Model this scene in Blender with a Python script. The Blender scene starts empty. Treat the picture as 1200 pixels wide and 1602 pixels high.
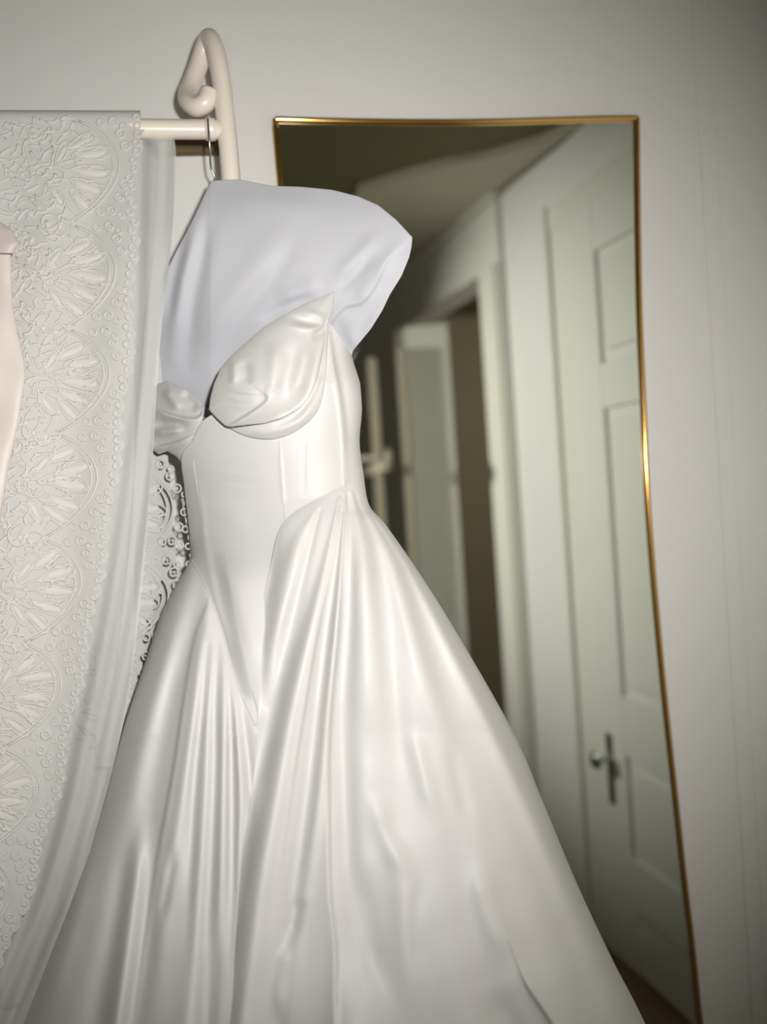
import bpy, bmesh, math, random
import numpy as np
from mathutils import Vector, Matrix

random.seed(5)
rng = np.random.default_rng(5)
SC = bpy.context.scene
COL = SC.collection

# ------------------------------------------------------------------ camera
FPX = 1335.0                                   # 30 mm lens on a 36 mm tall frame of 1602 px
CAM_H = 1.45
MIRROR_WALL_Y = 0.0                            # the wall with the mirror
YAW, PITCH, ROLL = 7.5, 1.2, 3.9
_y, _p, _t = map(math.radians, (YAW, PITCH, ROLL))
FW = np.array([math.sin(_y)*math.cos(_p), math.cos(_y)*math.cos(_p), -math.sin(_p)])
_r = np.array([math.cos(_y), -math.sin(_y), 0.0])
_d = np.cross(FW, _r)
RT = _r*math.cos(_t) + _d*math.sin(_t)
DN = _d*math.cos(_t) - _r*math.sin(_t)
CAM = np.array([0.0, -1.586, CAM_H])
cd = bpy.data.cameras.new('camera'); co = bpy.data.objects.new('camera', cd); COL.objects.link(co)
co.matrix_world = Matrix(((RT[0], -DN[0], -FW[0], CAM[0]), (RT[1], -DN[1], -FW[1], CAM[1]),
                          (RT[2], -DN[2], -FW[2], CAM[2]), (0, 0, 0, 1)))
cd.sensor_fit = 'VERTICAL'; cd.sensor_height = 36; cd.sensor_width = 27; cd.lens = 30
cd.clip_start = 0.02
cd.dof.use_dof = True; cd.dof.focus_distance = 1.27; cd.dof.aperture_fstop = 1.2
SC.camera = co

# ------------------------------------------------------------------ world, lights, exposure
W = bpy.data.worlds.new('world'); SC.world = W; W.use_nodes = True
W.node_tree.nodes['Background'].inputs['Color'].default_value = (0.9, 0.85, 0.7, 1)
W.node_tree.nodes['Background'].inputs['Strength'].default_value = 0.05
SC.view_settings.view_transform = 'Standard'; SC.view_settings.look = 'None'
SC.view_settings.exposure = 0.22; SC.view_settings.gamma = 1.0
SC.view_settings.use_curve_mapping = False

def spot(name, loc, aim, watts, size_deg, blend, radius, color):
    l = bpy.data.lights.new(name, 'SPOT'); o = bpy.data.objects.new(name, l); COL.objects.link(o)
    o.location = loc
    o.rotation_euler = (Vector(aim) - Vector(loc)).to_track_quat('-Z', 'Y').to_euler()
    l.energy = watts; l.spot_size = math.radians(size_deg); l.spot_blend = blend
    l.shadow_soft_size = radius; l.color = color
    return o
def ray(px, py):
    px = np.asarray(px, float); py = np.asarray(py, float)
    return FW + ((px - 600)/FPX)[..., None]*RT + ((py - 801)/FPX)[..., None]*DN
def P(px, py, Z):                              # point of the place at depth Z along the view ray
    return CAM + ray(px, py)*np.asarray(Z, float)[..., None]
FLASH = CAM + RT*0.07 - DN*0.09               # the camera's flash, beside the lens
flash = spot('camera_flash', FLASH, P(430, 710, 1.4), 73, 93, 1.0, 0.016, (1.0, 0.975, 0.955))
spot('door_fill', (-1.5, -1.42, 2.0), (0.95, -1.32, 1.50), 195, 58, 1.0, 0.06, (1.0, 0.98, 0.93))  # added fill spot, no fixture: brightens the door wall reflected in the mirror
hl = bpy.data.lights.new('passage_fill', 'POINT'); hl.energy = 9.0; hl.color = (1.0, 0.92, 0.76); hl.shadow_soft_size = 0.12  # added fill without a fixture, lifts the space behind the doorway
hlo = bpy.data.objects.new('passage_fill', hl); COL.objects.link(hlo)

# ------------------------------------------------------------------ materials
def mat(name, color, rough=0.6, metal=0.0, spec=0.5, bump=None, sheen=0.0, var=0.0, var_scale=6.0, trans=0.0, coat=0.0):
    m = bpy.data.materials.new(name); m.use_nodes = True
    nt = m.node_tree; b = nt.nodes['Principled BSDF']
    b.inputs['Base Color'].default_value = (*color, 1); b.inputs['Roughness'].default_value = rough
    b.inputs['Metallic'].default_value = metal; b.inputs['Specular IOR Level'].default_value = spec
    b.inputs['Sheen Weight'].default_value = sheen
    b.inputs['Coat Weight'].default_value = coat
    tc = nt.nodes.new('ShaderNodeTexCoord')
    if var > 0:
        n = nt.nodes.new('ShaderNodeTexNoise'); n.inputs['Scale'].default_value = var_scale; n.inputs['Detail'].default_value = 4
        nt.links.new(tc.outputs['Object'], n.inputs['Vector'])
        mx = nt.nodes.new('ShaderNodeMix'); mx.data_type = 'RGBA'
        mx.inputs[6].default_value = (*[c*(1-var) for c in color], 1); mx.inputs[7].default_value = (*[min(1, c*(1+var)) for c in color], 1)
        nt.links.new(n.outputs['Fac'], mx.inputs[0]); nt.links.new(mx.outputs[2], b.inputs['Base Color'])
    if bump:
        kind, scale, dist, strength = bump
        if kind == 'weave':
            w1 = nt.nodes.new('ShaderNodeTexWave'); w1.inputs['Scale'].default_value = scale; w1.bands_direction = 'X'; w1.inputs['Distortion'].default_value = 1.5
            w2 = nt.nodes.new('ShaderNodeTexWave'); w2.inputs['Scale'].default_value = scale; w2.bands_direction = 'Z'; w2.inputs['Distortion'].default_value = 1.5
            nt.links.new(tc.outputs['Object'], w1.inputs['Vector']); nt.links.new(tc.outputs['Object'], w2.inputs['Vector'])
            a = nt.nodes.new('ShaderNodeMath'); a.operation = 'ADD'
            nt.links.new(w1.outputs['Fac'], a.inputs[0]); nt.links.new(w2.outputs['Fac'], a.inputs[1]); hsock = a.outputs[0]
        else:
            n2 = nt.nodes.new('ShaderNodeTexNoise'); n2.inputs['Scale'].default_value = scale; n2.inputs['Detail'].default_value = 5
            nt.links.new(tc.outputs['Object'], n2.inputs['Vector']); hsock = n2.outputs['Fac']
        bp = nt.nodes.new('ShaderNodeBump'); bp.inputs['Distance'].default_value = dist; bp.inputs['Strength'].default_value = strength
        nt.links.new(hsock, bp.inputs['Height']); nt.links.new(bp.outputs['Normal'], b.inputs['Normal'])
    if trans > 0:
        out = nt.nodes['Material Output']
        t = nt.nodes.new('ShaderNodeBsdfTransparent'); ms = nt.nodes.new('ShaderNodeMixShader'); ms.inputs[0].default_value = trans
        nt.links.new(b.outputs[0], ms.inputs[1]); nt.links.new(t.outputs[0], ms.inputs[2]); nt.links.new(ms.outputs[0], out.inputs['Surface'])
    return m
M = {}
M['wall'] = mat('wall_paint', (0.76, 0.755, 0.73), 0.75, bump=('noise', 160, 0.0006, 0.3), var=0.02)
M['trim'] = mat('trim_paint', (0.74, 0.73, 0.66), 0.6, spec=0.25, bump=('noise', 60, 0.0004, 0.25), var=0.02)
M['door'] = mat('door_paint', (0.75, 0.74, 0.69), 0.62, spec=0.25, bump=('noise', 60, 0.0004, 0.25), var=0.02)
M['olive'] = mat('unlit_ceiling_olive', (0.16, 0.15, 0.07), 0.8, bump=('noise', 90, 0.001, 0.3), var=0.05)  # shade of the unlit ceiling put into a dark base colour
M['lit_ceiling'] = mat('lit_ceiling_tone', (0.52, 0.48, 0.38), 0.8, bump=('noise', 90, 0.001, 0.3), var=0.03)  # paler tone for the lit ceiling area, also used on the rod
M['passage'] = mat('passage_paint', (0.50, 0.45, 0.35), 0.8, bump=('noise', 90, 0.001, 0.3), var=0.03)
M['floor'] = mat('floor_boards', (0.20, 0.13, 0.07), 0.5, bump=('noise', 30, 0.001, 0.3), var=0.2)
M['gold'] = mat('brass_frame', (0.72, 0.42, 0.13), 0.16, metal=1.0, bump=('noise', 300, 0.0001, 0.08))
M['dark_wood'] = mat('dark_wood', (0.12, 0.075, 0.03), 0.6, bump=('noise', 80, 0.001, 0.3), var=0.3, var_scale=20)
M['rack'] = mat('cream_enamel', (0.80, 0.72, 0.62), 0.35, coat=0.3)
M['chrome'] = mat('chrome', (0.62, 0.66, 0.66), 0.16, metal=1.0)
M['steel'] = mat('hanger_wire', (0.45, 0.43, 0.38), 0.35, metal=1.0)
M['satin'] = mat('ivory_satin', (0.590, 0.582, 0.566), 0.45, spec=0.32, bump=('weave', 260, 0.0003, 0.18))
M['lining'] = mat('white_cotton_lining', (0.53, 0.535, 0.565), 0.85, spec=0.15, bump=('weave', 340, 0.0003, 0.2))
M['net'] = mat('lace_net', (0.535, 0.53, 0.51), 0.9, spec=0.1, bump=('noise', 420, 0.0012, 0.6))
M['cord'] = mat('lace_cord', (0.60, 0.593, 0.57), 0.8, spec=0.2, bump=('noise', 500, 0.0006, 0.4))
M['tulle'] = mat('sheer_tulle', (0.66, 0.665, 0.645), 0.9, spec=0.1, trans=0.42, bump=('noise', 300, 0.0005, 0.3))
M['blush'] = mat('blush_satin', (0.60, 0.545, 0.48), 0.5, bump=('noise', 200, 0.0004, 0.2), sheen=0.1)
M['pink'] = mat('pink_satin', (0.52, 0.455, 0.435), 0.5, bump=('noise', 200, 0.0004, 0.2), sheen=0.1)
def mirror_mat():
    m = bpy.data.materials.new('mirror_glass'); m.use_nodes = True
    b = m.node_tree.nodes['Principled BSDF']
    b.inputs['Base Color'].default_value = (0.80, 0.83, 0.76, 1); b.inputs['Metallic'].default_value = 1; b.inputs['Roughness'].default_value = 0.0
    n = m.node_tree.nodes.new('ShaderNodeTexNoise'); n.inputs['Scale'].default_value = 2.0
    mr = m.node_tree.nodes.new('ShaderNodeMapRange'); mr.inputs['To Min'].default_value = 0.0; mr.inputs['To Max'].default_value = 0.006
    m.node_tree.links.new(n.outputs['Fac'], mr.inputs['Value']); m.node_tree.links.new(mr.outputs['Result'], b.inputs['Roughness'])
    return m
M['mirror'] = mirror_mat()

# ------------------------------------------------------------------ helpers
def link(name, me, m, parent=None, smooth=True, kind=None):
    if m is not None: me.materials.append(m)
    if smooth: me.polygons.foreach_set('use_smooth', [True]*len(me.polygons))
    o = bpy.data.objects.new(name, me); COL.objects.link(o)
    if parent is not None:
        o.parent = parent
        o.matrix_parent_inverse = Matrix.Translation(-parent.location) if parent.type == 'EMPTY' else Matrix.Identity(4)
    if kind: o['kind'] = kind
    return o
def mesh(name, V, Fs, m, parent=None, smooth=True, kind=None):
    me = bpy.data.meshes.new(name)
    me.from_pydata([tuple(map(float, v)) for v in np.asarray(V)], [], [tuple(map(int, f)) for f in Fs])
    me.update()
    return link(name, me, m, parent, smooth, kind)
def thing(name, label, cat, loc):
    o = bpy.data.objects.new(name, None); COL.objects.link(o); o.location = loc; o.empty_display_size = 0.05
    o['label'] = label; o['category'] = cat
    return o
def grid_faces(nr, nc, off=0, wrap=False):
    i = np.arange(nr-1)[:, None]; j = np.arange(nc if wrap else nc-1)[None, :]
    a = i*nc + j; b = i*nc + (j+1) % nc
    return (np.stack([a, b, b+nc, a+nc], -1).reshape(-1, 4) + off)
def fast_mesh(name, V, Q, m, parent=None, smooth=True, kind=None):
    V = np.ascontiguousarray(V, np.float32).reshape(-1, 3); Q = np.ascontiguousarray(Q, np.int32)
    me = bpy.data.meshes.new(name)
    me.vertices.add(len(V)); me.vertices.foreach_set('co', V.ravel())
    me.loops.add(Q.size); me.loops.foreach_set('vertex_index', Q.ravel())
    me.polygons.add(len(Q)); me.polygons.foreach_set('loop_start', np.arange(0, Q.size, Q.shape[1], dtype=np.int32))
    me.update(calc_edges=True); me.validate()
    return link(name, me, m, parent, smooth, kind)
def recalc(o):
    bm = bmesh.new(); bm.from_mesh(o.data); bmesh.ops.recalc_face_normals(bm, faces=bm.faces); bm.to_mesh(o.data); bm.free()
    return o
def box_frame(name, o3, ax, ay, az, m, parent=None, bevel=0.0, kind=None):
    """a box from corner o3 along three edge vectors, with bevelled edges"""
    o3, ax, ay, az = map(np.asarray, (o3, ax, ay, az))
    V = [o3 + i*ax + j*ay + k*az for k in (0, 1) for j in (0, 1) for i in (0, 1)]
    bm = bmesh.new(); vs = [bm.verts.new(v) for v in V]
    for f in ((0, 2, 3, 1), (4, 5, 7, 6), (0, 1, 5, 4), (2, 6, 7, 3), (0, 4, 6, 2), (1, 3, 7, 5)): bm.faces.new([vs[i] for i in f])
    bmesh.ops.recalc_face_normals(bm, faces=bm.faces)
    if bevel: bmesh.ops.bevel(bm, geom=bm.edges[:], offset=bevel, segments=2, affect='EDGES', profile=0.5)
    me = bpy.data.meshes.new(name); bm.to_mesh(me); bm.free()
    return link(name, me, m, parent, False, kind)
def catmull(pts, n):
    pts = np.asarray(pts, float); k = len(pts)
    ext = np.vstack([2*pts[0]-pts[1], pts, 2*pts[-1]-pts[-2]])
    t = np.linspace(0, k-1, n); i = np.minimum(t.astype(int), k-2); f = (t-i)[:, None]
    a, b, c, d = ext[i], ext[i+1], ext[i+2], ext[i+3]
    return 0.5*((2*b) + (-a+c)*f + (2*a-5*b+4*c-d)*f**2 + (-a+3*b-3*c+d)*f**3)
def tube_arrays(path, r, ns=10, closed=False, caps=True, up=None):
    path = np.asarray(path, float); n = len(path)
    r = np.broadcast_to(np.asarray(r, float), (n,))
    tg = np.roll(path, -1, 0) - np.roll(path, 1, 0)
    if not closed: tg[0] = path[1]-path[0]; tg[-1] = path[-1]-path[-2]
    tg /= np.linalg.norm(tg, axis=1)[:, None] + 1e-12
    ref = np.array([0, 0, 1.]) if up is None else np.asarray(up, float)
    if abs(tg[0] @ ref) > 0.9: ref = np.array([1., 0, 0])
    nn = np.zeros_like(path); v = ref - tg[0]*(ref @ tg[0]); v /= np.linalg.norm(v); nn[0] = v
    for i in range(1, n):
        v = nn[i-1] - tg[i]*(nn[i-1] @ tg[i]); nn[i] = v/(np.linalg.norm(v)+1e-12)
    bb = np.cross(tg, nn)
    a = np.arange(ns)*2*math.pi/ns
    V = path[:, None] + r[:, None, None]*(np.cos(a)[None, :, None]*nn[:, None] + np.sin(a)[None, :, None]*bb[:, None])
    Q = grid_faces(n, ns, 0, True).tolist()
    if closed:
        for j in range(ns): Q.append([(n-1)*ns+j, (n-1)*ns+(j+1) % ns, (j+1) % ns, j])
    Vf = V.reshape(-1, 3)
    if caps and not closed:
        Q.append(list(range(ns))[::-1]); Q.append([(n-1)*ns+j for j in range(ns)])
    return Vf, Q
def tube(name, path, r, m, parent=None, ns=12, closed=False):
    V, Q = tube_arrays(path, r, ns, closed)
    return mesh(name, V, Q, m, parent)
def lathe(name, prof, base, axis, m, parent=None, ns=24):
    """prof: (radius, distance along axis)"""
    axis = np.asarray(axis, float); axis /= np.linalg.norm(axis)
    u = np.cross(axis, [0, 0, 1.]); u = u/np.linalg.norm(u); w = np.cross(axis, u)
    a = np.arange(ns)*2*math.pi/ns
    V = [np.asarray(base) + axis*h + r*(math.cos(t)*u + math.sin(t)*w) for r, h in prof for t in a]
    Q = grid_faces(len(prof), ns, 0, True).tolist()
    Q.append(list(range(ns))[::-1]); Q.append([(len(prof)-1)*ns+j for j in range(ns)])
    return recalc(mesh(name, V, Q, m, parent))
def ip(y, pts):                                # interpolate a list of (y, value)
    a = np.asarray(pts, float); return np.interp(y, a[:, 0], a[:, 1])
def ips(y, pts):                               # smooth version
    a = np.asarray(pts, float); c = catmull(a, 40*len(a)); o = np.argsort(c[:, 0]); return np.interp(y, c[o, 0], c[o, 1])

# ================================================================== SETTING
def reflect(v): v = np.array(v, float); v[..., 1] = 2*GLASS_Y - v[..., 1]; return v
GLASS_Y = -0.016
CEIL, ROOM_X0, ROOM_Y0 = 2.36, -1.7, -3.6
# right hand wall: it runs from the corner beside the mirror back past the camera
def horizon(px):
    a = np.array([P(px, y, 1.0)[2] - CAM_H for y in (0., 1602.)]); return 1602*a[0]/(a[0]-a[1])
KW = 1880.0
def virt_wall_pt(px): return P(px, horizon(px), KW/(px - 200.0))
pa, pb = reflect(virt_wall_pt(1000.)), reflect(virt_wall_pt(650.))
A_DIR = pb - pa; A_DIR[2] = 0; A_DIR /= np.linalg.norm(A_DIR)        # away from the corner, along the wall
A_N = np.array([A_DIR[1], -A_DIR[0], 0.0])
if A_N[0] > 0: A_N = -A_N                                            # into the room
tcorner = (0.0 - pa[1])/A_DIR[1]
A_O = pa + A_DIR*tcorner; A_O[2] = 0.0                               # corner at floor level
def A(px, py, t0=0.0):                                 # point of the right wall met through the mirror: (distance from corner, height)
    d = ray(px, py); d = np.array([d[0], -d[1], d[2]])
    o = reflect(CAM.copy())
    t = ((A_O + A_N*t0 - o) @ A_N)/(d @ A_N); q = o + d*t
    return (q - A_O) @ A_DIR, q[2]
def Abox(name, a0, a1, z0, z1, t0, t1, m, parent=None, bevel=0.0, kind=None):
    return box_frame(name, A_O + A_DIR*a0 + A_N*t0 + np.array([0, 0, z0]), A_DIR*(a1-a0), A_N*(t1-t0), np.array([0, 0, z1-z0]), m, parent, bevel, kind)
ym = 900
a_open1 = A(781, ym, .02)[0]; a_cas = A(813, ym, .02)[0]; a_wall = A(885, ym, .03)[0]; a_door = A(919, ym, .03)[0]; a_pan = A(962, ym, .03)[0]
a_open0 = A(652, ym)[0]
z_head = A(752, 430, .02)[1]; z_doortop = A(888, 340, .03)[1]; z_ceil = A(880, 210)[1]
a_end = -(ROOM_Y0 - 0.0)/abs(A_DIR[1])
CEIL = z_ceil
print('corner', A_O, 'dir', A_DIR, 'a', a_pan, a_door, a_wall, a_cas, a_open1, a_open0, a_end, 'z', z_head, z_doortop, z_ceil)
# wall_right is one mesh with a doorway cut through it
def wall_with_opening():
    bm = bmesh.new()
    def bx(a0, a1, z0, z1, t0=-0.10, t1=0.0):
        V = [A_O + A_DIR*a + A_N*t + np.array([0, 0, z]) for z in (z0, z1) for t in (t0, t1) for a in (a0, a1)]
        vs = [bm.verts.new(v) for v in V]
        for f in ((0, 2, 3, 1), (4, 5, 7, 6), (0, 1, 5, 4), (2, 6, 7, 3), (0, 4, 6, 2), (1, 3, 7, 5)): bm.faces.new([vs[i] for i in f])
    bx(0, a_open1, 0, CEIL); bx(a_open0, a_end, 0, CEIL); bx(a_open1, a_open0, z_head, CEIL)
    bmesh.ops.recalc_face_normals(bm, faces=bm.faces)
    me = bpy.data.meshes.new('wall_right'); bm.to_mesh(me); bm.free()
    return link('wall_right', me, M['wall'], None, False, 'structure')
wall_with_opening()
PASS_X = 2.6
def slab(name, x0, x1, y0, y1, z0, z1, m, kind='structure'):
    return box_frame(name, (x0, y0, z0), (x1-x0, 0, 0), (0, y1-y0, 0), (0, 0, z1-z0), m, None, 0, kind)
slab('wall_back', ROOM_X0, A_O[0]+0.11, 0.0, 0.1, 0, CEIL, M['wall'])
slab('wall_left', ROOM_X0-0.1, ROOM_X0, ROOM_Y0, 0.1, 0, CEIL, M['wall'])
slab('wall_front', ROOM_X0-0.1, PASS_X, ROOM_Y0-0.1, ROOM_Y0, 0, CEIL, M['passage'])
slab('floor', ROOM_X0-0.1, PASS_X, ROOM_Y0-0.1, 0.1, -0.08, 0.0, M['floor'])
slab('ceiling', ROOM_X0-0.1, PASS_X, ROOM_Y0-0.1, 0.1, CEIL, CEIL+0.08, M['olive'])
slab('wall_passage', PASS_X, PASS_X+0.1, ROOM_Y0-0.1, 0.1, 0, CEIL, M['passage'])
hlo.location = (1.6, -2.2, 2.0)
# lit part of the ceiling, its light put into a paler added slab
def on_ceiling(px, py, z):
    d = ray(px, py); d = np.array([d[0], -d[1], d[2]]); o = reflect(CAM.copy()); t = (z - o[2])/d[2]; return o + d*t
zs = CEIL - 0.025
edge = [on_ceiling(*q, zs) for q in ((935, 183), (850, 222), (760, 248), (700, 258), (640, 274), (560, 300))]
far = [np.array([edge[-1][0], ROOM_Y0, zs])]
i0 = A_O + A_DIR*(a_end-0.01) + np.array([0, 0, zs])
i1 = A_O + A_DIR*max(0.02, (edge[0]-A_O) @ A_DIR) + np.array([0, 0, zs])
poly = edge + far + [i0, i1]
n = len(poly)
lit_ceil = mesh('lit_ceiling', [p for p in poly] + [p + np.array([0, 0, 0.025]) for p in poly],
           [list(range(n)), list(range(n, 2*n))[::-1]] + [[i, (i+1) % n, n+(i+1) % n, n+i] for i in range(n)], M['lit_ceiling'], None, False, 'structure')
recalc(lit_ceil)
# doorway casing
Abox('trim_1', a_cas, a_open1, 0, z_head, 0.0, 0.030, M['trim'], None, 0.008, 'structure')
Abox('trim_2', a_cas+0.012, a_cas+0.034, 0, z_head, 0.030, 0.042, M['trim'], None, 0.005, 'structure')
zc1 = min(A(770, 322)[1], CEIL-0.03)
Abox('trim_3', a_cas, a_open0+0.09, z_head, zc1, 0.0, 0.022, M['trim'], None, 0.006, 'structure')
Abox('trim_4', a_cas-0.03, a_open0+0.12, zc1, zc1+0.025, 0.0, 0.05, M['trim'], None, 0.008, 'structure')
Abox('trim_5', a_open0, a_open0+0.09, 0, z_head, 0.0, 0.030, M['trim'], None, 0.008, 'structure')
# casing of the panelled door
Abox('trim_6', a_door+0.004, a_wall, 0, z_doortop+0.004, 0.0, 0.022, M['trim'], None, 0.005, 'structure')
Abox('trim_7', a_wall-0.022, a_wall, 0, z_doortop+0.075, 0.022, 0.036, M['trim'], None, 0.005, 'structure')
Abox('trim_8', 0.005, a_wall-0.022, z_doortop+0.004, z_doortop+0.075, 0.0, 0.02, M['trim'], None, 0.005, 'structure')
# panelled door: stiles, rails and fielded panels around recesses
door = thing('door_1', 'white panelled door with a chrome knob seen in the mirror', 'door', tuple(A_O + A_DIR*a_door))
door['kind'] = 'structure'; del door['category']; del door['label']
DT = 0.034
a_d1 = 0.035
a_p1 = 0.11
Abox('stile', a_pan, a_door, 0.01, z_doortop, 0.002, DT, M['door'], door, 0.003)
Abox('stile', a_d1, a_p1, 0.01, z_doortop, 0.002, DT, M['door'], door, 0.003)
pz = [(A(930, 392, .034)[1], A(937, 570, .034)[1]), (A(941, 640, .034)[1], A(976, 1092, .034)[1]), (A(985, 1186, .034)[1], A(1000, 1352, .034)[1]), (A(1005, 1440, .034)[1], 0.2)]
tops = [z_doortop] + [q[1] for q in pz]; bots = [q[0] for q in pz] + [0.01]
for zt, zb in zip(tops, bots): Abox('rail', a_p1, a_pan, zb, zt, 0.002, DT, M['door'], door, 0.003)
for zt, zb in pz:
    Abox('panel', a_p1, a_pan, zb, zt, 0.002, DT-0.013, M['door'], door, 0.002)
    Abox('raised_field', a_p1+0.03, a_pan-0.03, zb+0.035, zt-0.035, DT-0.015, DT-0.004, M['door'], door, 0.005)
# knob and back plate
ak, zk = A(955, 1185, .036)
zt = A(950, 1145, .034)[1]; zb = A(968, 1262, .034)[1]
plate = Abox('back_plate', ak-0.014, ak+0.016, zb, zt, DT, DT+0.006, M['chrome'], door, 0.0025)
kb = A_O + A_DIR*ak + A_N*(DT+0.005) + np.array([0, 0, zk])
lathe('knob', [(0.012, 0), (0.017, 0.003), (0.009, 0.008), (0.008, 0.024), (0.014, 0.030), (0.024, 0.036), (0.027, 0.044), (0.025, 0.052), (0.016, 0.057), (0.004, 0.0585)], kb, A_N, M['chrome'], door)
# things seen through the doorway and on the far wall, via the mirror: built at their real place
def vprism(name, poly, Z0, Z1, m, parent=None, kind=None):
    n = len(poly); V = [reflect(P(*q, Z0)) for q in poly] + [reflect(P(*q, Z1)) for q in poly]
    o = mesh(name, V, [list(range(n)), list(range(n, 2*n))[::-1]] + [[i, (i+1) % n, n+(i+1) % n, n+i] for i in range(n)], m, parent, False, kind)
    return recalc(o)
vprism('trim_9', [(632, 512), (700, 505), (752, 1340), (684, 1340)], 3.30, 3.36, M['trim'], None, 'structure')
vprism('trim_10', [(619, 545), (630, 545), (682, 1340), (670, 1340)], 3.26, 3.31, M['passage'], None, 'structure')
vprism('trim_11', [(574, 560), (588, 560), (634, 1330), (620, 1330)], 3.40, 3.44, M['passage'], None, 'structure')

cl = thing('closet_rod', 'pale horizontal rod with a flat round end seen through the mirror beside the gown', 'rod', tuple(reflect(P(608, 718, 3.15))))
r0, r1 = reflect(P(520, 722, 3.2)), reflect(P(606, 718, 3.15)); r1[2] = r0[2]
tube('bar', np.linspace(r0, r1, 6), 0.011, M['lit_ceiling'], cl, 12)
lathe('end_flange', [(0.012, -0.004), (0.028, 0.0), (0.032, 0.006), (0.030, 0.012), (0.010, 0.014)], r1, r1-r0, M['lit_ceiling'], cl)
box_frame('bracket', r1 + np.array([-0.012, -(r1[1]-ROOM_Y0)+0.002, -0.05]), (0.024, 0, 0), (0, r1[1]-ROOM_Y0-0.004, 0), (0, 0, 0.04), M['passage'], cl, 0.003)

# ================================================================== MIRROR
mir = thing('wall_mirror', 'tall rectangular mirror in a thin brass frame on the pale grey wall', 'mirror', (0.4, -0.02, 0.3))
def on_wall(px, py, y=-0.012):
    d = ray(px, py); t = (y - CAM[1])/d[1]; return CAM + d*t
top = [on_wall(x, y) for x, y in ((431, 189), (500, 191), (560, 192), (640, 193), (710, 193), (790, 192), (860, 190), (930, 188), (994, 187))]
rgt = [on_wall(x, y) for x, y in ((994, 187), (996, 350), (999, 500), (1005, 640), (1009, 740), (1017, 860), (1029, 1000), (1041, 1120), (1054, 1240), (1068, 1370), (1081, 1480), (1094, 1602))]
rgt.append(rgt[-1] + (rgt[-1]-rgt[-4])*0.9); rgt[-1][2] = max(rgt[-1][2], 0.12)
lft = [on_wall(431, 189), on_wall(438, 285)]
lft.append(np.array([lft[0][0]+0.02, lft[0][1], 1.2])); lft.append(np.array([lft[0][0]+0.03, lft[0][1], rgt[-1][2]]))
bot = [lft[-1], rgt[-1]]
def bar(name, pts, n, inward):
    p = catmull(pts, n) if len(pts) > 2 else np.linspace(pts[0], pts[1], n)
    V, Q = [], []
    prof = [(-0.0056, 0.012), (-0.0056, -0.006), (-0.004, -0.0105), (0.0, -0.012), (0.004, -0.0105), (0.0056, -0.006), (0.0056, 0.012)]
    for q in p:
        for u, w in prof: V.append(q + inward*u + np.array([0, w, 0]))
    Q = grid_faces(n, len(prof), 0, True)
    return recalc(mesh(name, V, Q, M['gold'], mir))
bar('frame', top, 40, np.array([0, 0, 1.])); bar('frame', rgt, 60, np.array([1., 0, 0])); bar('frame', lft, 20, np.array([1., 0, 0])); bar('frame', bot, 4, np.array([0, 0, 1.]))
ring = np.vstack([catmull(top, 30), catmull(rgt, 50)[1:], np.linspace(rgt[-1], lft[-1], 4)[1:], catmull(lft, 16)[::-1][1:-1]])
ring[:, 1] = GLASS_Y
nr = len(ring); back = ring + np.array([0, 0.012, 0])
mesh('glass', np.vstack([ring, back]), [list(range(nr)), list(range(nr, 2*nr))[::-1]] + [[i, (i+1) % nr, nr+(i+1) % nr, nr+i] for i in range(nr)], M['mirror'], mir, False)

# flat boards on the wall beside the mirror
w0, w1, w2 = on_wall(1128, 800, 0)[0], on_wall(1152, 800, 0)[0], A_O[0]
box_frame('trim_12', (w0, -0.0035, 0.0), (w2-w0-0.005, 0, 0), (0, 0.003, 0), (0, 0, CEIL-0.005), M['wall'], None, 0.0012, 'structure')
box_frame('trim_13', (w1, -0.0060, 0.0), (w2-w1-0.005, 0, 0), (0, 0.0025, 0), (0, 0, CEIL-0.005), M['wall'], None, 0.001, 'structure')
# dark strip on the wall under the rail
s0, s1 = on_wall(240, 217, -0.001), on_wall(366, 244, -0.001)
st = box_frame('wooden_strip', (s0[0], -0.022, s1[2]), (s1[0]-s0[0], 0, 0), (0, 0.0215, 0), (0, 0, s0[2]-s1[2]), M['dark_wood'], None, 0.002)
st['label'] = 'short dark brown wooden strip on the wall under the cream rail'; st['category'] = 'wall strip'

# ================================================================== CLOTHES RACK
RZ0, RZX = 1.36, 0.105                                               # depth of the rail at px 352 and its change to the left
post_p = P(353, 203, 1.36)
rack = thing('clothes_rack', 'cream tubular clothes rack with a curled hook at the end of its rail', 'clothes rack', (post_p[0], post_p[1], 0))
hook_px = [(363, 300, 1.36), (358, 240, 1.36), (353, 190, 1.36), (348, 140, 1.362), (341, 95, 1.366), (334, 70, 1.374), (327, 60, 1.388), (319, 76, 1.40), (310, 104, 1.405), (299, 132, 1.40), (293, 148, 1.388), (296, 161, 1.372), (308, 167, 1.362), (322, 160, 1.358), (328, 143, 1.360)]
hp = catmull([P(*q) for q in hook_px], 90)
base = np.array([hp[0][0], hp[0][1], 0.03])
tube('post', np.vstack([np.linspace(base, hp[0], 12)[:-1], hp]), 0.0152, M['rack'], rack, 16)
rail_l = P(-170, 181.5, 1.27); rail_l[2] = post_p[2]
tube('rail', np.linspace(rail_l, post_p, 14), 0.0150, M['rack'], rack, 16)
rp = rail_l.copy(); rp[2] = 0.03
tube('post', np.linspace(rp, rail_l + np.array([0, 0, 0.12]), 10), 0.0152, M['rack'], rack, 16)
for q in (base, rp): tube('foot', [q + np.array([0.03, -0.17, -0.012]), q + np.array([0, 0, -0.012]), q + np.array([-0.03, 0.11, -0.012])], 0.0152, M['rack'], rack, 14)
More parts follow.
